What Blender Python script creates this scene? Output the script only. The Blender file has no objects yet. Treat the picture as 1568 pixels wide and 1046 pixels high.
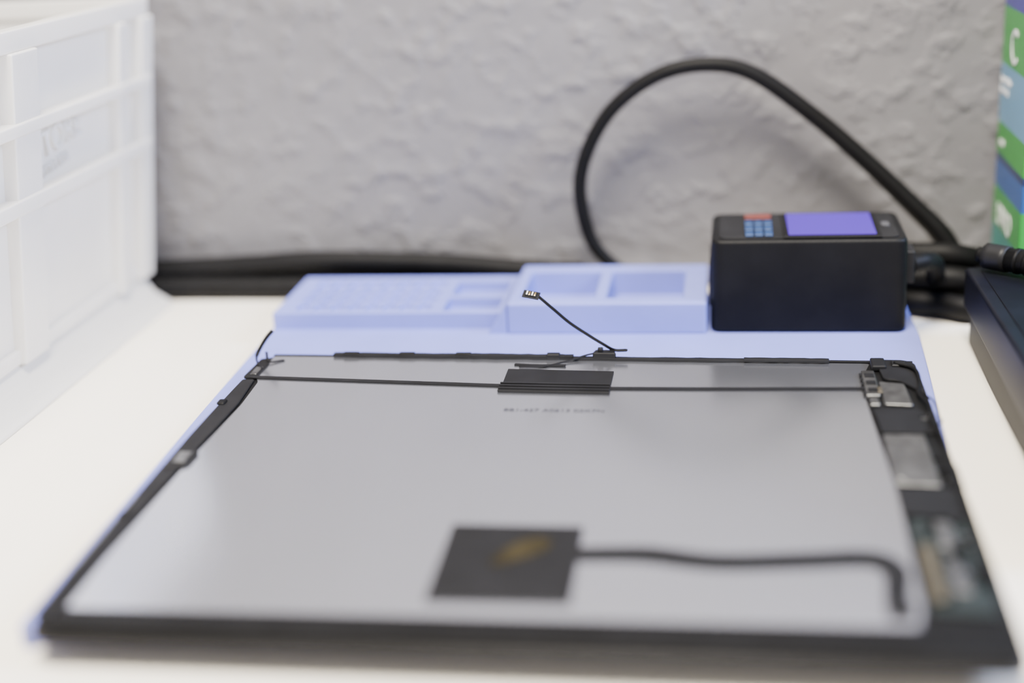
import bpy, bmesh, math, random
from mathutils import Vector, Matrix, Euler
random.seed(4)
S=0.001
sc=bpy.context.scene
COL=bpy.context.collection

# ------------------------------------------------------------ materials
def mat(name,col,rough=0.5,metal=0.0,noise=None,bump=None,emit=None,es=0,spec=0.5,sss=0,trans=0,coat=0):
    m=bpy.data.materials.new(name);m.use_nodes=True;nt=m.node_tree
    b=nt.nodes["Principled BSDF"]
    b.inputs["Base Color"].default_value=(*col,1);b.inputs["Roughness"].default_value=rough
    b.inputs["Metallic"].default_value=metal;b.inputs["Specular IOR Level"].default_value=spec
    b.inputs["Coat Weight"].default_value=coat
    if sss:
        b.inputs["Subsurface Weight"].default_value=sss;b.inputs["Subsurface Radius"].default_value=(1,1,1.2);b.inputs["Subsurface Scale"].default_value=0.002
    b.inputs["Transmission Weight"].default_value=trans
    if emit:
        b.inputs["Emission Color"].default_value=(*emit,1);b.inputs["Emission Strength"].default_value=es
    tc=nt.nodes.new("ShaderNodeTexCoord")
    if noise:
        sc_,amt=noise
        n=nt.nodes.new("ShaderNodeTexNoise");n.inputs["Scale"].default_value=sc_;n.inputs["Detail"].default_value=4
        nt.links.new(tc.outputs["Object"],n.inputs["Vector"])
        r=nt.nodes.new("ShaderNodeValToRGB")
        r.color_ramp.elements[0].position=.3;r.color_ramp.elements[1].position=.7
        r.color_ramp.elements[0].color=(*[max(0,c*(1-amt)) for c in col],1);r.color_ramp.elements[1].color=(*[min(1,c*(1+amt)) for c in col],1)
        nt.links.new(n.outputs["Fac"],r.inputs["Fac"]);nt.links.new(r.outputs["Color"],b.inputs["Base Color"])
    if bump:
        sc_,dist=bump
        n=nt.nodes.new("ShaderNodeTexNoise");n.inputs["Scale"].default_value=sc_;n.inputs["Detail"].default_value=3
        nt.links.new(tc.outputs["Object"],n.inputs["Vector"])
        bp=nt.nodes.new("ShaderNodeBump");bp.inputs["Distance"].default_value=dist;bp.inputs["Strength"].default_value=1
        nt.links.new(n.outputs["Fac"],bp.inputs["Height"]);nt.links.new(bp.outputs[0],b.inputs["Normal"])
    return m
M_blue=mat("blue_silicone",(.185,.215,.60),.6,noise=(40,.05),bump=(900,.0001),spec=.3)
M_blk=mat("black_plastic",(.004,.004,.0045),.5,noise=(60,.3),bump=(1500,.0001),spec=.15)
M_tape=mat("black_tape",(.006,.006,.007),.55,noise=(80,.3),spec=.18)
M_dgrey=mat("dark_grey_plastic",(.009,.009,.010),.45,noise=(60,.3),spec=.2)
M_rub=mat("black_rubber",(.003,.003,.0035),.55,noise=(90,.3),spec=.15)
M_frame=mat("black_frame",(.004,.004,.005),.3,noise=(50,.3),spec=.25)
M_silver=mat("lcd_back_metal",(.80,.82,.90),.19,metal=.965,noise=(9,.04))
M_steel=mat("steel",(.27,.27,.27),.35,metal=1,noise=(200,.35))
M_brass=mat("brass",(.10,.085,.06),.45,metal=.6,noise=(200,.3))
M_gold=mat("gold_contact",(.7,.5,.2),.3,metal=1,noise=(200,.1))
M_foil=mat("gold_foil",(.020,.016,.008),.7,metal=.0,noise=(90,.5),spec=.06)
M_pcb=mat("pcb",(.006,.010,.010),.4,noise=(120,.5))
M_navy=mat("navy_plastic",(.004,.0045,.008),.5,noise=(60,.25),spec=.08)
M_navy2=mat("navy_plastic_lid",(.005,.0055,.010),.45,noise=(60,.25),spec=.10)
M_lcd=mat("lcd_screen",(.02,.01,.12),.4,emit=(.18,.05,.80),es=.85,spec=.15)
M_bb=mat("blue_button",(.012,.04,.12),.4,noise=(200,.1),emit=(.03,.1,.3),es=.05)
M_rb=mat("red_button",(.12,.02,.015),.4,noise=(200,.1))
M_white=mat("white_print",(.8,.8,.8),.5,noise=(200,.05))
M_emb=mat("embossed_plastic",(.70,.69,.67),.5,noise=(200,.05))
M_print=mat("grey_print",(.02,.02,.03),.6,noise=(200,.1))
M_desk=mat("desk_laminate",(.90,.85,.75),.45,noise=(3,.02),bump=(500,.00005))
M_floor=mat("floor_mat",(.35,.33,.3),.6,noise=(6,.2))

def binmat():
    m=bpy.data.materials.new("translucent_polypropylene");m.use_nodes=True;nt=m.node_tree
    b=nt.nodes["Principled BSDF"];b.inputs["Base Color"].default_value=(.93,.93,.91,1);b.inputs["Roughness"].default_value=.35
    n=nt.nodes.new("ShaderNodeTexNoise");n.inputs["Scale"].default_value=15
    r=nt.nodes.new("ShaderNodeValToRGB");r.color_ramp.elements[0].color=(.91,.89,.85,1);r.color_ramp.elements[1].color=(.98,.96,.93,1)
    nt.links.new(n.outputs["Fac"],r.inputs["Fac"]);nt.links.new(r.outputs["Color"],b.inputs["Base Color"])
    t=nt.nodes.new("ShaderNodeBsdfTranslucent");t.inputs["Color"].default_value=(.97,.95,.91,1)
    mx=nt.nodes.new("ShaderNodeMixShader");mx.inputs[0].default_value=.35
    nt.links.new(b.outputs[0],mx.inputs[1]);nt.links.new(t.outputs[0],mx.inputs[2]);nt.links.new(mx.outputs[0],nt.nodes["Material Output"].inputs[0])
    return m
M_bin=binmat()

def wallmat():
    m=bpy.data.materials.new("rough_plaster");m.use_nodes=True;nt=m.node_tree;L=nt.links
    b=nt.nodes["Principled BSDF"];b.inputs["Roughness"].default_value=.6
    tc=nt.nodes.new("ShaderNodeTexCoord")
    mp=nt.nodes.new("ShaderNodeMapping");L.new(tc.outputs["Object"],mp.inputs[0]);mp.inputs["Scale"].default_value=(1,1,1.1)
    n1=nt.nodes.new("ShaderNodeTexNoise");n1.inputs["Scale"].default_value=80;n1.inputs["Detail"].default_value=3;n1.inputs["Roughness"].default_value=.5
    n2=nt.nodes.new("ShaderNodeTexNoise");n2.inputs["Scale"].default_value=24;n2.inputs["Detail"].default_value=2
    L.new(mp.outputs[0],n1.inputs[0]);L.new(mp.outputs[0],n2.inputs[0])
    r=nt.nodes.new("ShaderNodeValToRGB");r.color_ramp.elements[0].position=.44;r.color_ramp.elements[1].position=.76;r.color_ramp.interpolation='EASE'
    L.new(n1.outputs["Fac"],r.inputs[0])
    a=nt.nodes.new("ShaderNodeMath");a.operation='ADD';L.new(r.outputs[0],a.inputs[0])
    a2=nt.nodes.new("ShaderNodeMath");a2.operation='MULTIPLY';a2.inputs[1].default_value=1.8;L.new(n2.outputs["Fac"],a2.inputs[0]);L.new(a2.outputs[0],a.inputs[1])
    bp=nt.nodes.new("ShaderNodeBump");bp.inputs["Distance"].default_value=.0011;bp.inputs["Strength"].default_value=1
    L.new(a.outputs[0],bp.inputs["Height"]);L.new(bp.outputs[0],b.inputs["Normal"])
    n3=nt.nodes.new("ShaderNodeTexNoise");n3.inputs["Scale"].default_value=5
    L.new(tc.outputs["Object"],n3.inputs[0])
    c=nt.nodes.new("ShaderNodeValToRGB");c.color_ramp.elements[0].color=(.150,.146,.156,1);c.color_ramp.elements[1].color=(.18,.175,.187,1)
    L.new(n3.outputs[0],c.inputs[0]);L.new(c.outputs[0],b.inputs["Base Color"])
    return m
M_wall=wallmat()

def boxprint():
    m=bpy.data.materials.new("printed_carton");m.use_nodes=True;nt=m.node_tree;L=nt.links
    b=nt.nodes["Principled BSDF"];b.inputs["Roughness"].default_value=.35
    g=nt.nodes.new("ShaderNodeNewGeometry");s=nt.nodes.new("ShaderNodeSeparateXYZ");L.new(g.outputs["Position"],s.inputs[0])
    mu=nt.nodes.new("ShaderNodeMath");mu.operation='DIVIDE';mu.inputs[1].default_value=.2;L.new(s.outputs["Z"],mu.inputs[0])
    r=nt.nodes.new("ShaderNodeValToRGB");r.color_ramp.interpolation='CONSTANT';cr=r.color_ramp
    bands=[(0,(.02,.30,.26)),(29,(.04,.40,.07)),(46,(.03,.12,.42)),(57,(.02,.04,.15)),(60,(.04,.40,.05)),(73,(.18,.42,.66)),(97,(.04,.40,.06)),(121,(.06,.05,.36))]
    bands=[(z,tuple(x*.7 for x in c)) for z,c in bands]
    cr.elements[0].color=(*bands[0][1],1);cr.elements[0].position=0
    cr.elements[1].position=bands[1][0]/200;cr.elements[1].color=(*bands[1][1],1)
    for z,c in bands[2:]:
        e=cr.elements.new(z/200);e.color=(*c,1)
    L.new(mu.outputs[0],r.inputs[0]);L.new(r.outputs[0],b.inputs["Base Color"])
    return m
M_print_box=boxprint()

# ------------------------------------------------------------ helpers (mm)
def empty(name,loc=(0,0,0)):
    o=bpy.data.objects.new(name,None);o.empty_display_size=.01;o.location=[c*S for c in loc];COL.objects.link(o);return o
def link(name,me,m,parent=None,bev=0,seg=2,smooth=False,warp=None):
    if warp:
        for v in me.vertices: v.co=Vector(warp(*[c/S for c in v.co]))*S
    o=bpy.data.objects.new(name,me);COL.objects.link(o)
    if m: me.materials.append(m)
    if parent:
        o.parent=parent;o.matrix_parent_inverse=Matrix.Translation(parent.location).inverted()
    if smooth:
        for p in me.polygons:p.use_smooth=True
    if bev:
        b=o.modifiers.new("bevel","BEVEL");b.width=bev*S;b.segments=seg;b.limit_method='ANGLE';b.angle_limit=math.radians(40)
        for p in me.polygons:p.use_smooth=True
        w=o.modifiers.new("wn","WEIGHTED_NORMAL")
    return o
def mk(name,verts,faces):
    me=bpy.data.meshes.new(name);me.from_pydata([tuple(c*S for c in v) for v in verts],[],faces);me.update()
    bm=bmesh.new();bm.from_mesh(me);bmesh.ops.recalc_face_normals(bm,faces=bm.faces);bm.to_mesh(me);bm.free();return me
def prism(name,poly,z0,z1,m,parent=None,bev=0,seg=2,warp=None):
    n=len(poly);v=[(x,y,z0) for x,y in poly]+[(x,y,z1) for x,y in poly]
    f=[tuple(range(n))[::-1],tuple(range(n,2*n))]+[(i,(i+1)%n,n+(i+1)%n,n+i) for i in range(n)]
    return link(name,mk(name,v,f),m,parent,bev,seg,warp=warp)
def box(name,x0,x1,y0,y1,z0,z1,m,parent=None,bev=0,seg=2,warp=None):
    return prism(name,[(x0,y0),(x1,y0),(x1,y1),(x0,y1)],z0,z1,m,parent,bev,seg,warp)
def rpoly(pts,r,seg=6):
    out=[];n=len(pts)
    for i in range(n):
        p=Vector(pts[i]);a=(Vector(pts[i-1])-p);b=(Vector(pts[(i+1)%n])-p)
        rr=min(r,a.length*.45,b.length*.45);a.normalize();b.normalize()
        s=p+a*rr;e=p+b*rr
        for k in range(seg+1):
            t=k/seg;q=s*(1-t)**2+p*2*t*(1-t)+e*t*t;out.append((q.x,q.y))
    return out
def cr(pts,n=8):
    P=[Vector(p) for p in pts];P=[P[0]*2-P[1]]+P+[P[-1]*2-P[-2]];o=[]
    for i in range(1,len(P)-2):
        a,b,c,d=P[i-1:i+3]
        for k in range(n):
            t=k/n;o.append(.5*((2*b)+(c-a)*t+(2*a-5*b+4*c-d)*t*t+(3*b-a-3*c+d)*t**3))
    o.append(P[-2]);return o
def sweep(name,pts,w,t,m,parent=None,up=(0,0,1),n=8,rnd=False,radii=None,straight=False):
    """sweep: rectangular (w across, t thick) or round (radius w) section along a smoothed path"""
    P=[Vector(p) for p in pts] if straight else cr(pts,n);V=[];F=[];K=12 if rnd else 4
    N=len(P)
    for i,p in enumerate(P):
        T=(P[min(i+1,N-1)]-P[max(i-1,0)]).normalized();U=Vector(up)
        if abs(T.dot(U))>.97 and rnd: U=Vector((0,1,0))
        A=T.cross(U).normalized();B=A.cross(T).normalized()
        if rnd:
            r=w if not radii else radii[min(int(i/n),len(radii)-1)]*(1-(i/n)%1)+radii[min(int(i/n)+1,len(radii)-1)]*((i/n)%1)
            for k in range(K):
                an=2*math.pi*k/K;V.append(p+A*math.cos(an)*r+B*math.sin(an)*r)
        else:
            for a,b in((-1,-1),(1,-1),(1,1),(-1,1)):V.append(p+A*a*w/2+B*b*t/2)
    for i in range(N-1):
        for k in range(K):
            F.append((i*K+k,i*K+(k+1)%K,(i+1)*K+(k+1)%K,(i+1)*K+k))
    F.append(tuple(range(K)));F.append(tuple((N-1)*K+k for k in range(K)))
    return link(name,mk(name,V,F),m,parent,smooth=rnd)
def cells(name,xs,ys,Hf,zb,m,parent=None,bev=.6,seg=3,warp=None):
    nx,ny=len(xs)-1,len(ys)-1
    hh=[[Hf((xs[i]+xs[i+1])/2,(ys[j]+ys[j+1])/2) for j in range(ny)] for i in range(nx)]
    bm=bmesh.new();vd={}
    def V(x,y,z):
        k=(round(x,4),round(y,4),round(z,4))
        if k not in vd: vd[k]=bm.verts.new((x*S,y*S,z*S))
        return vd[k]
    def F(*v):
        try: bm.faces.new(v)
        except ValueError: pass
    H=lambda i,j: hh[i][j] if 0<=i<nx and 0<=j<ny else None
    lev={}
    for i in range(nx+1):
        for j in range(ny+1):
            s={zb}
            for a in(i-1,i):
                for b in(j-1,j):
                    if H(a,b) is not None:s.add(H(a,b))
            lev[i,j]=sorted(s)
    def side(i0,j0,i1,j1,lo,hi):
        A=[V(xs[i0],ys[j0],z) for z in lev[i0,j0] if lo<=z<=hi];B=[V(xs[i1],ys[j1],z) for z in lev[i1,j1] if lo<=z<=hi]
        F(*(A+B[::-1]))
    for i in range(nx):
        for j in range(ny):
            h=hh[i][j]
            F(V(xs[i],ys[j],h),V(xs[i+1],ys[j],h),V(xs[i+1],ys[j+1],h),V(xs[i],ys[j+1],h))
            F(V(xs[i],ys[j],zb),V(xs[i],ys[j+1],zb),V(xs[i+1],ys[j+1],zb),V(xs[i+1],ys[j],zb))
    for i in range(nx+1):
        for j in range(ny):
            a=H(i-1,j);b=H(i,j);a=zb if a is None else a;b=zb if b is None else b
            if a!=b: side(i,j,i,j+1,min(a,b),max(a,b))
    for i in range(nx):
        for j in range(ny+1):
            a=H(i,j-1);b=H(i,j);a=zb if a is None else a;b=zb if b is None else b
            if a!=b: side(i,j,i+1,j,min(a,b),max(a,b))
    bmesh.ops.dissolve_limit(bm,angle_limit=.001,verts=bm.verts,edges=bm.edges)
    bmesh.ops.recalc_face_normals(bm,faces=bm.faces)
    me=bpy.data.meshes.new(name);bm.to_mesh(me);bm.free()
    return link(name,me,m,parent,bev,seg,warp=warp)
def text(name,s,size,loc,rot,m,parent,ext=.05,align='LEFT'):
    cu=bpy.data.curves.new(name,"FONT");cu.body=s;cu.size=size*S;cu.extrude=ext*S;cu.align_x=align
    o=bpy.data.objects.new(name,cu);COL.objects.link(o);o.location=[c*S for c in loc];o.rotation_euler=[math.radians(a) for a in rot];cu.materials.append(m)
    if parent:o.parent=parent;o.matrix_parent_inverse=Matrix.Translation(parent.location).inverted()
    return o

# ------------------------------------------------------------ room shell
box("wall_back",-1500,1500,335,385,-750,1700,M_wall)
box("floor",-1500,1500,-1700,335,-780,-750,M_floor)
desk=empty("desk")
box("desk_top",-1000,1000,-480,333,-28,0,M_desk,desk,2)
for i,(x,y) in enumerate([(-960,-440),(960,-440),(-960,300),(960,300)]):
    box("leg_%d"%i,x-25,x+25,y-25,y+25,-750,-28,M_dgrey,desk,2)

# ------------------------------------------------------------ repair mat with organiser tray
rm=empty("repair_mat",(0,150,0))
prism("mat_base",rpoly([(-126.5,4),(-108,14),(118,20),(127.5,242),(126,296),(-134,303),(-134.5,250)],4),0,7,M_blue,rm,1.0,3)
xs=[-133.5];pk=[]
for i in range(8): xs+=[-125+i*7.4,-125+i*7.4+5.8];pk.append((-125+i*7.4,-125+i*7.4+5.8))
rows=[(253,261.5),(264,271.5),(274,281.5),(284,296)]
tall=[(252,270),(274.5,294)]
xs+=[-62,-39,-33]
ys=sorted(set([248.5,302]+[a for r in rows for a in r]+[a for r in tall for a in r]))
def HL(x,y):
    if x<-64 and any(a<x<b for a,b in pk) and any(a<y<b for a,b in rows): return 11.8
    if -62<x<-39 and any(a<y<b for a,b in tall): return 9.0
    return 14.0
cells("tray_small_pockets",sorted(set(xs)),ys,HL,6.5,M_blue,rm,.5,3)
def HR(x,y):
    if (-28.5<x<1 or 6<x<36.5) and 249<y<289: return 8.0
    return 20.0
cells("tray_deep_pockets",[-33.5,-28.5,1,6,36.5,46],[241.5,249,289,297],HR,6.5,M_blue,rm,1.3,4)
V=[(-33.6,241.6,6.5),(-42,241.6,6.5),(-33.6,241.6,19.2),(-33.6,296,6.5),(-36,296,6.5),(-33.6,296,19.2)]
link("tray_gusset",mk("tray_gusset",V,[(0,1,2),(3,5,4),(0,2,5,3),(1,4,5,2),(0,3,4,1)]),M_blue,rm,.4,2)

# ------------------------------------------------------------ heater control box
cb=empty("heater_control_box",(84,263,7))
def cbw(x,y,z): 
    k=1-.012*(z-7)/37; return 84+(x-84)*k,y,z
prism("case",rpoly([(47.5,242),(122.6,242),(122.6,287),(47.5,287)],5,8),7.2,44.5,M_blk,cb,1.6,4,warp=cbw)
prism("top_panel",rpoly([(51,245),(119,245),(119,284),(51,284)],3,6),44.5,44.9,M_dgrey,cb,.15,1)
box("lcd_bezel",75.5,112.5,243.5,281.5,44.9,45.5,M_blk,cb,.3)
box("lcd",77.5,110.5,246,279,45.5,45.9,M_lcd,cb,.15,1)
for r in range(3):
    for c in range(3):
        box("button_%d%d"%(r,c),61+c*3.7,61+c*3.7+3.1,246+r*8.5,246+r*8.5+6.3,44.9,45.8,M_bb,cb,.3)
box("power_button",61,71.4,273.5,280,44.9,45.8,M_rb,cb,.3)
prism("led_window",rpoly([(113.8,260),(116.8,260),(116.8,266),(113.8,266)],1),44.9,45.4,mat("led_window_grey",(.06,.06,.065),.4,noise=(200,.1)),cb)
box("side_socket",121.8,126,252,264,24,37,M_dgrey,cb,.8)
for i in range(5): box("vent_%d"%i,47.1,47.6,250+i*6,253+i*6,16,34,M_rub,cb)

# ------------------------------------------------------------ cables
pc=empty("power_cable",(70,318,0))
Y=319
loop=[(40,316,4),(16,317,5),(5,Y,12),(-6,Y,25),(-10.5,Y,48),(-6,Y,67),(6,Y,85),(25.5,Y,98),(47,Y,101.5),(66,Y,96.5),(91,Y,78),(113.5,318,58),(133,316,39),(144.5,314,27),(152,311,14),(158,308,5.5),(172,306,5)]
rad=[3.2]*8+[3.3,3.4,3.6,3.8,4.2,4.6,4.8,4.8,4.8]
sweep("loop",loop,3.3,0,M_rub,pc,up=(0,1,0),rnd=True,radii=rad)
cs=empty("cable_coil",(140,300,0))
sweep("coil_1",[(125,258,30),(131,262,30),(136,272,26),(138,288,15),(130,300,6),(100,303,5),(60,305,5)],3.8,0,M_rub,cs,up=(0,1,0),rnd=True)
sweep("coil_2",[(112,297,5),(128,288,5.5),(141,282,6),(152,276,6),(163,282,6),(166,293,6)],5.2,0,M_rub,cs,rnd=True)
sweep("coil_3",[(118,296,14),(132,291,15),(145,287,15.5),(155,288,14),(163,296,15)],5.6,0,M_rub,cs,rnd=True)
sweep("coil_4",[(120,306,5),(134,299,5.5),(150,297,5.5),(164,304,5.5)],5.2,0,M_rub,cs,rnd=True)
sweep("coil_5",[(122,300,23),(134,295,24),(146,293,24),(157,297,20),(164,302,12)],5.0,0,M_rub,cs,rnd=True)
cbun=empty("cable_bundle",(-130,322,0))
sweep("cord_1",[(-400,317,5.4),(-300,316,5.4),(-217,316,5.4),(-150,315.5,5.4),(-90,313,5),(-30,309,4.6),(0,305.5,4.6)],5.3,0,M_rub,cbun,rnd=True)
sweep("cord_2",[(-400,327,5),(-300,328,5),(-217,328,5),(-150,327,5),(-90,325,5),(-30,321,4.6),(0,316,4.4)],4.6,0,M_rub,cbun,rnd=True)
sweep("cord_3",[(-400,322,14),(-260,322,13),(-217,321,12.6),(-170,320,14.6),(-137,319,16.6),(-100,319,16),(-69,318,14.8),(-35,314,12.8),(-10,311,11.8)],5.2,0,M_rub,cbun,rnd=True)

# ------------------------------------------------------------ tablet screen assembly
tb=empty("tablet_screen_assembly",(0,100,7))
outer=[(-120,-3.5),(122.8,-4.5),(120.8,195),(-122.5,202.5)]
prism("glass",rpoly(outer,7,8),7.05,9.6,M_frame,tb,.6,3)
inner=lambda d:[(-120+d,-3.5+d),(122.8-d,-4.5+d),(120.8-d,195-d),(-122.5+d,202.5-d)]
prism("frame",rpoly(inner(.9),6.5,8),9.4,11.5,M_blk,tb,.35,2)
panel=[(-112.5,6.5),(99,8.5),(101,18.5),(102,84),(100.5,127),(99.5,164),(101,181),(104,192.6),(40,195.4),(-20,197.4),(-117.5,200.2),(-117,176),(-115,172),(-113.8,148.7),(-114.4,103),(-113.8,35)]
prism("metal_back",rpoly(panel,1.5,3),11.3,12.0,M_silver,tb)
sweep("flex_strip_1",[(-118,176.2,12.3),(-80,173,12.3),(-24,168.3,12.3)],2.3,.4,M_tape,tb,n=6)
sweep("flex_strip_2",[(13,166,12.3),(55,166,12.3),(101,166.8,12.3)],2.3,.4,M_tape,tb,n=6)
prism("flex_patch",[(-24.5,171),(14,169.5),(14,183),(-24.7,185.4)],12,12.5,M_tape,tb,.15,1)
prism("flex_patch_edge",[(-25.2,162.3),(14.2,160.5),(14,169),(-24.9,170.6)],12,12.9,M_tape,tb,.2,1)
for i in range(3):
    y=163.8+i*2.6
    sweep("patch_ridge_%d"%i,[(-25,y,13.1),(14,y-1.7,13.1)],.8,.5,M_dgrey,tb,n=2)
text("printed_code","8B1-427 A0613 02K7N",3.6,(-20.5,144.6,12.06),(0,0,-1),M_print,tb,.03)
def strip(name,p0,p1,w,z0,z1,m,amp=.5,n=14):
    P0=Vector(p0);P1=Vector(p1);d=(P1-P0);nn=Vector((-d.y,d.x)).normalized();a=[];b=[]
    for i in range(n+1):
        q=P0+d*i/n;a.append(q+nn*(w/2+random.uniform(0,amp)));b.append(q-nn*(w/2+random.uniform(0,amp)))
    prism(name,[tuple(v) for v in a+b[::-1]],z0,z1,m,tb,.15,1)
strip("edge_tape_1",(-94,200.2),(-40,198.4),2.2,12,13.3,M_tape,.6)
strip("edge_tape_2",(-42,198.5),(-2,197.2),1.9,12,13.5,M_tape,.8)
strip("edge_tape_3",(-2,196.6),(90,193.4),1.7,12,13.1,M_tape,.5,22)
strip("edge_tape_4",(-118,201.2),(119,194.2),1.2,11.3,12.3,M_tape,.2,20)
strip("edge_tape_5",(60,194),(90,193),1.6,12.8,13.6,M_tape,.4)
prism("edge_connector",rpoly([(5,195.5),(14,195.2),(13,199.5),(6,199.8)],1),12,15.0,M_tape,tb,.6)
box("edge_connector_pin",7,9,196.5,198.5,14.8,16.4,M_tape,tb,.4)
box("edge_clip",-12,-7,196,199,12,14.2,M_tape,tb,.5)
for i in range(3):
    x=-90+i*21.7;box("foam_dot_%d"%i,x,x+6,198.6-i*.4,201-i*.4,12.8,13.8,M_rub,tb,.4)
# upright flex with connector
sweep("loose_flex",[(17.5,198,15.2),(13,198.4,15.2),(9,198,17.6),(3.5,198,21.2),(-3,197.6,26.0),(-8.5,197.6,31),(-12.5,198,34.5),(-14.2,198,36)],1.1,.4,M_tape,tb,up=(0,1,.3),n=8)
prism("loose_flex_tab",rpoly([(13,197),(18,197),(18,198.8),(13,198.8)],.6),15,15.5,M_tape,tb,.1,1)
hd=empty("loose_flex_head",(-16.7,198,36.6));hd.parent=tb;hd.matrix_parent_inverse=Matrix.Translation(tb.location).inverted();hd.rotation_euler=(math.radians(24),math.radians(10),math.radians(-4))
def hbox(n,*a):
    o=box(n,*a[:6],a[6],None,.12,1);o.parent=hd;return o
hbox("plate",-3.2,3.0,-1.9,1.9,-.3,.3,M_tape)
hbox("socket",-2.3,2.0,-1.3,1.3,.3,.75,M_tape)
for i in range(4): hbox("contact_%d"%i,-1.9+i*1.0,-1.4+i*1.0,-1.0,1.0,.75,.9,M_gold if i%2 else M_white)
sweep("second_flex",[(13,198,15.2),(4,197.2,13.9),(-4,193,12.7),(-12,188,12.5),(-21,187.5,12.4)],.9,.35,M_tape,tb,n=8)
sweep("second_flex_tail",[(-23,190.5,12.3),(-14,189.5,12.3),(-4,189,12.5)],1.6,.4,M_tape,tb,n=6)
# far-left corner
sweep("corner_flex",[(-117,184,12.4),(-121,190,12.8),(-123,196,13.8),(-121.5,197.5,17),(-119,198,20.5),(-116.6,198.3,23)],1.5,.5,M_tape,tb,up=(0,1,.2),n=7)
sweep("corner_flex_2",[(-119.5,197,14.8),(-117,192,12.8),(-112,195,12.3)],1.0,.4,M_tape,tb,n=6)
prism("corner_tape",rpoly([(-122,176),(-117,175),(-116.5,190),(-118,197),(-121.5,196)],1),11.5,12.6,M_tape,tb,.3)
box("corner_chip",-120,-117.6,178,186,12.6,12.9,M_steel,tb,.1,1)
# left rail
prism("left_rail",rpoly([(-119.6,2),(-115.2,3),(-115.4,102),(-115,150),(-117,174),(-121.6,174),(-122,120),(-121,40)],1),11.4,12.4,M_tape,tb,.4)
prism("left_bracket",rpoly([(-121,92),(-113,95),(-113,106),(-121,110)],2),12.2,12.9,M_tape,tb,.4)
box("left_bracket_lens",-119,-115,97,105,12.8,13.2,M_steel,tb,.3)
for i,(x,y) in enumerate([(-121.5,150),(-120,60)]):
    box("left_nub_%d"%i,x-1,x+2,y-2,y+2,12,13.2-.3*i,M_rub,tb,.6)
strip("left_silver_edge",(-120.0,24),(-120.9,74),.5,12.4,12.6,M_steel,.2)
strip("front_rail",(-113,1.8),(100,3.6),5.4,11.4,12.1,M_blk,.15,10)
# right board strip
prism("right_channel",[(100.5,9),(119,10),(119,190),(105,191),(102.5,165),(103,84),(102.5,18)],11.4,11.9,M_blk,tb,.2,1)
prism("corner_block",rpoly([(107,174),(112,173),(119.5,160),(119.3,190),(116,193.6),(106,194)],3),11.8,13.2,M_tape,tb,.5)
box("corner_bracket",104,109,184,193,12,14.3,M_tape,tb,.6)
box("corner_lens",111,116,186,191,13,14.0,M_dgrey,tb,.6)
box("connector_shell",100,104.5,158,182,11.9,13.4,M_steel,tb,.4)
box("connector_shell_2",100.6,103.6,150,157,11.9,13.2,M_steel,tb,.4)
for i in range(5): box("connector_pin_%d"%i,99.2,100.3,160+i*4.4,162+i*4.4,12,13.2,M_tape,tb,.1,1)
for i in range(3): box("connector_key_%d"%i,100.8,104,161+i*7,164+i*7,13.3,13.8,M_tape,tb,.1,1)
prism("steel_plate",rpoly([(105.2,151),(114,150),(113.4,170),(105.2,172)],1),11.9,13.0,M_steel,tb,.25)
box("plate_clip",103.8,105.6,160,165,13,13.8,M_brass,tb,.4)
prism("tape_1",[(101,148),(115.5,147),(118,141),(118,127),(102,127.5)],12,12.8,M_tape,tb,.2,1)
prism("steel_tray",rpoly([(102,89),(114.8,88),(114.5,126),(102,126)],1),11.9,12.6,M_steel,tb,.25)
box("steel_tray_ridge",103.5,105,92,122,12.5,12.8,M_steel,tb,.2)
prism("tape_2",[(102,68),(118.6,66.5),(118.5,86),(102,86)],12,13.0,M_tape,tb,.2,1)
prism("circuit_board",rpoly([(103,15),(118,14),(118,65),(103,65)],1),11.9,12.8,M_pcb,tb,.1,1)
box("board_shield",109,113.5,48,63,12.8,13.6,M_steel,tb,.3)
box("board_shield_2",109,113.5,24,42,12.8,13.6,M_steel,tb,.3)
prism("gold_connector",rpoly([(103.6,19),(106.8,19),(106.6,49),(103.6,49)],1.5),12.8,14.0,M_brass,tb,.4)
for i in range(30):
    x=random.uniform(104,117);y=random.uniform(16,62)
    box("component_%d"%i,x,x+random.uniform(.8,2.4),y,y+random.uniform(1,4),12.8,13.9,random.choice([M_rub,M_rub,M_tape,M_steel]),tb)
for i in range(10):
    x=random.uniform(114.8,117.5);y=random.uniform(88,146)
    box("side_component_%d"%i,x,x+random.uniform(.8,2),y,y+random.uniform(1.5,4),11.9,13.0,random.choice([M_rub,M_tape,M_steel]),tb)
sweep("side_wire",[(112,188,14.0),(118,182,14),(118.5,170,13.4),(117,160,13.2),(119,148,13.4),(118,136,13.4),(119.5,118,13),(118,100,13),(119,85,13.4),(118.3,60,13.3),(119,30,13)],.7,0,M_rub,tb,rnd=True)
sweep("side_wire_2",[(117,164,12.5),(121,155,12.6),(121.8,146,10.5),(121.4,138,12.2),(119.8,134,12.6)],.35,0,M_rub,tb,rnd=True)
box("side_block",117,120.5,84,100,12,14,M_rub,tb,.5)
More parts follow.
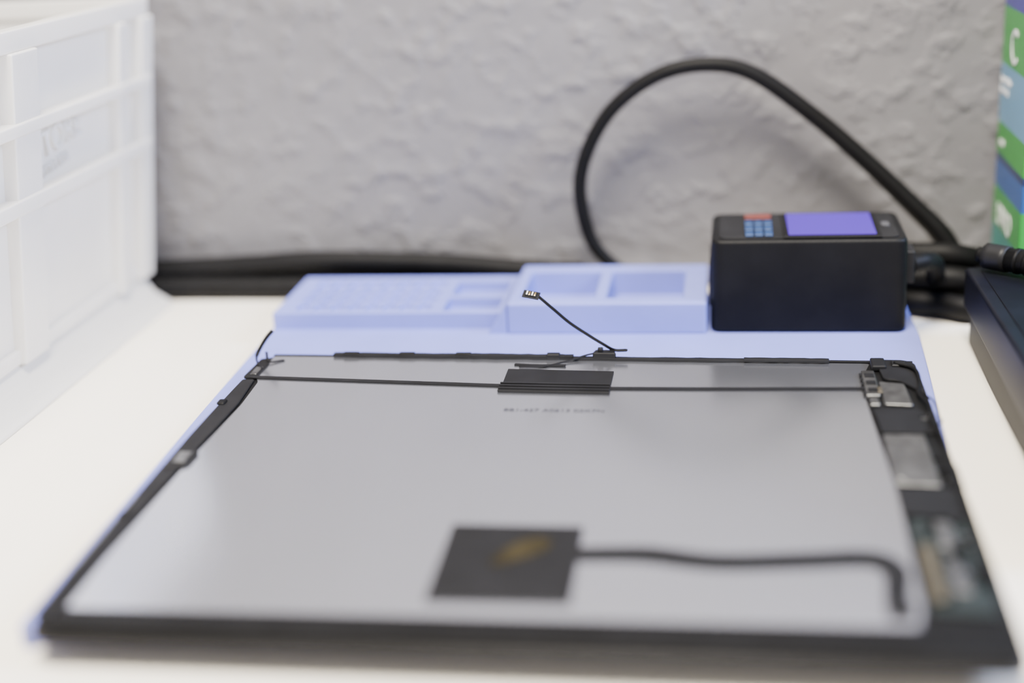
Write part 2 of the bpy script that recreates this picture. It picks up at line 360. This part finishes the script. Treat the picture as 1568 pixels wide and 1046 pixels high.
# foam pad + ribbon near the front
prism("foam_pad",[(-21,15.2),(16,15.4),(15.2,57.2),(-21.3,57.2)],12,12.9,M_tape,tb,.3)
me=bpy.data.meshes.new("foil");bm=bmesh.new();bmesh.ops.create_uvsphere(bm,u_segments=24,v_segments=12,radius=1)
for v in bm.verts: v.co=Vector((v.co.x*10.5,v.co.y*4.4*(1+.45*v.co.x),v.co.z*1.1))
bmesh.ops.rotate(bm,verts=bm.verts,matrix=Matrix.Rotation(math.radians(50),3,'Z'))
for v in bm.verts: v.co=(v.co+Vector((-.2,41,12.9)))*S
bm.to_mesh(me);bm.free();link("foil_bump",me,M_foil,tb,smooth=True)
sweep("ribbon_cable",[(14,41.5,12.6),(25,42.3,12.7),(35,42.2,12.9),(52,39,12.8),(74,41,12.8),(88,42.8,12.8),(94,41,12.8),(96.6,34.5,12.8),(95.6,26,12.8),(95.2,17.5,12.7)],5.8,.8,M_tape,tb,n=8)
box("ribbon_end",92.3,98.7,13.5,19,12,13.4,M_tape,tb,.4)

# ------------------------------------------------------------ storage bin (white, flared)
bn=empty("storage_bin",(-300,190,0))
cx,cy=-300,185
def bw(x,y,z):
    k=max(0,(z-13))/124.
    return cx+(x-cx)*(1+.163*k),cy+(y-cy)*(1+.03*k),z
X0,X1,Y0,Y1=-386,-215.5,58,312
def ring(name,x0,x1,y0,y1,t,z0,z1,bev=.6):
    o=rpoly([(x0,y0),(x1,y0),(x1,y1),(x0,y1)],6,6);i=rpoly([(x0+t,y0+t),(x1-t,y0+t),(x1-t,y1-t),(x0+t,y1-t)],5,6)
    n=len(o);Z=[z0+(z1-z0)*k/6 for k in range(7)];V=[];
    for z in Z:V+=[(a,b,z) for a,b in o]
    for z in Z:V+=[(a,b,z) for a,b in i]
    F=[];L=7*n
    for k in range(6):
        for j in range(n):
            F.append((k*n+j,k*n+(j+1)%n,(k+1)*n+(j+1)%n,(k+1)*n+j))
            F.append((L+k*n+j,L+(k+1)*n+j,L+(k+1)*n+(j+1)%n,L+k*n+(j+1)%n))
    for j in range(n):
        F.append((j,L+j,L+(j+1)%n,(j+1)%n));F.append((6*n+j,6*n+(j+1)%n,L+6*n+(j+1)%n,L+6*n+j))
    return link(name,mk(name,V,F),M_bin,bn,bev,2,warp=bw)
ring("shell",X0,X1,Y0,Y1,1.8,3,137)
ring("rim",X0-3.5,X1+3.5,Y0-2.5,Y1+2.5,5.5,131,139)
prism("bottom",rpoly([(X0,Y0),(X1,Y0),(X1,Y1),(X0,Y1)],6,6),2,5,M_bin,bn)
fo=15
o1=rpoly([(X0-fo,Y0-6),(X1+fo,Y0-6),(X1+fo,Y1+1),(X0-fo,Y1+1)],12,6);o2=rpoly([(X0-7,Y0-5),(X1+7,Y0-5),(X1+7,Y1+1),(X0-7,Y1+1)],10,6);o3=rpoly([(X0-.5,Y0-.5),(X1+.5,Y0-.5),(X1+.5,Y1+.5),(X0-.5,Y1+.5)],6,6)
n=len(o1);V=[(a,b,0) for a,b in o1]+[(a,b,1.5) for a,b in o1]+[(a,b,6) for a,b in o2]+[(a,b,14) for a,b in o3]
F=[tuple(range(n)),tuple(range(3*n,4*n))]+[(k*n+j,k*n+(j+1)%n,(k+1)*n+(j+1)%n,(k+1)*n+j) for k in range(3) for j in range(n)]
link("foot",mk("foot",V,F),M_bin,bn,.6,2)
def sb(name,y0,y1,z0,z1,d):
    for nm,xa,xb in((name,X1-.5,X1+d),(name+"_b",X0-d,X0+.5)):
        box(nm,xa,xb,y0,y1,z0,z1,M_bin,bn,.8,2,warp=bw)
sb("rib_top",62,308,101,106,6)
sb("rib_mid",62,308,72,78,6)
for i,(a,b) in enumerate([(58,74),(116,130),(184,204),(276,284),(300,312)]):
    sb("post_%d"%i,a,b,14,131,5)
sb("foot_rail",74,300,14,20,2.5)
for nm,ya,yb in(("end_rib_1",Y0-3,Y0+.5),("end_rib_2",Y1-.5,Y1+2)):
    box(nm,X0+10,X1-10,ya,yb,100,104,M_bin,bn,.6,2,warp=bw)
xl=cx+(X1-cx)*(1+.163*78/124.)
text("embossed_text","STORE",14,(xl+.9,207,87),(90,-6.6,90),M_emb,bn,.9)
text("embossed_text_small","5 LITRE BIN",5.5,(xl+.3,207,80),(90,-6.6,90),M_emb,bn,.9)
M_dk=mat("blue_package_print",(.02,.06,.16),.3,noise=(150,.9))
box("stored_package",-300,-240,165,225,6,152,M_dk,bn,1)

# ------------------------------------------------------------ tool case at right
tcse=empty("tool_case",(200,160,0))
box("base",147,255,62,250,0,12.5,M_navy,tcse,1.2,3)
box("seam",148,254,64,248,12,15,M_rub,tcse)
def tw(x,y,z):
    return (x,y,z+(4.5*(250-y)/190 if z>20 else 0))
box("lid",145,257,60,254,14.2,30,M_navy2,tcse,1.4,3,warp=tw)
box("lid_inset",150,252,66,248,30,30.5,M_navy,tcse,.3,1,warp=tw)
pen=empty("marker_pen",(165,235,38))
sweep("barrel",[(158,241,36.4),(200,205,37.2)],4.6,0,M_rub,pen,rnd=True,n=6)
sweep("cap",[(151.5,246.6,36.4),(158.5,240.6,36.4)],5.1,0,M_dgrey,pen,rnd=True,n=4)
sweep("tip",[(149,248.7,36.4),(151.7,246.4,36.4)],3.0,0,M_rub,pen,rnd=True,n=4)
for i in range(4): sweep("ring_%d"%i,[(161+i*3.2,238.4-i*2.75,36.5),(162.2+i*3.2,237.4-i*2.75,36.5)],5.0,0,M_rub,pen,rnd=True,n=2)

# ------------------------------------------------------------ printed carton
pb=empty("product_carton",(200,310,0))
box("carton",168,235,272,331,0,185,M_print_box,pb,.8)
box("lid_flap",167.7,235.3,271.7,331.2,150,185.3,M_print_box,pb,.6)
text("side_logo","C",20,(167.8,312,100),(90,0,-90),M_white,pb,.1)
text("side_text","ipsum dolor\nlorem sit",4.5,(167.8,328,90),(90,0,-90),M_white,pb,.1)
text("side_text_2","UNO",13,(167.8,320,31),(90,0,-90),M_white,pb,.1)
text("front_logo","COLOR",20,(171,271.7,101),(90,0,0),M_white,pb,.1)
text("side_label","zwei",5,(167.8,324,64),(90,0,-90),M_white,pb,.1)
text("front_text","UNO MIX",13,(171,271.9,31),(90,0,0),M_white,pb,.1)

# ------------------------------------------------------------ lights and world
w=bpy.data.worlds.new("World");sc.world=w;w.use_nodes=True;nt=w.node_tree
bg=nt.nodes["Background"];bg.inputs[1].default_value=.45
tcw=nt.nodes.new("ShaderNodeTexCoord");sp=nt.nodes.new("ShaderNodeSeparateXYZ");rp=nt.nodes.new("ShaderNodeValToRGB")
rp.color_ramp.elements[0].position=.3;rp.color_ramp.elements[0].color=(1,.93,.84,1);rp.color_ramp.elements[1].position=.7;rp.color_ramp.elements[1].color=(.86,.90,1,1)
mp=nt.nodes.new("ShaderNodeMapRange");mp.inputs[1].default_value=-1;mp.inputs[2].default_value=1
nt.links.new(tcw.outputs["Generated"],sp.inputs[0]);nt.links.new(sp.outputs["X"],mp.inputs[0]);nt.links.new(mp.outputs[0],rp.inputs[0]);nt.links.new(rp.outputs[0],bg.inputs[0])
def area(name,loc,tgt,size,power,col):
    l=bpy.data.lights.new(name,'AREA');l.size=size;l.energy=power;l.color=col;l.shape='SQUARE'
    o=bpy.data.objects.new(name,l);COL.objects.link(o);o.location=loc
    o.rotation_euler=(Vector(tgt)-Vector(loc)).to_track_quat('-Z','Y').to_euler();return o
area("ceiling_lamp",(-.05,-.2,1.1),(-.16,.06,0),.4,56,(1,.92,.79))
area("window_light",(.85,.05,.6),(.15,.33,.12),.3,21,(.52,.64,1))
area("fill_light",(.7,-.7,.6),(-.2,.2,.05),.5,7,(1,.93,.84))  # added warm fill, no real lamp: brightens bin side and tray fronts

# ------------------------------------------------------------ camera
cd=bpy.data.cameras.new("camera");co=bpy.data.objects.new("camera",cd);COL.objects.link(co)
co.location=(0.0551,-0.2954,0.1862);co.rotation_euler=(1.2469,0.0495,0.1439)
cd.lens=50;cd.sensor_width=36;cd.clip_start=.01
fw=Euler((1.2469,0.0495,0.1439)).to_matrix()@Vector((0,0,-1))
cd.dof.use_dof=True;cd.dof.aperture_fstop=2.8
cd.dof.focus_distance=(Vector((0,.182,.014))-co.location).dot(fw)
sc.camera=co
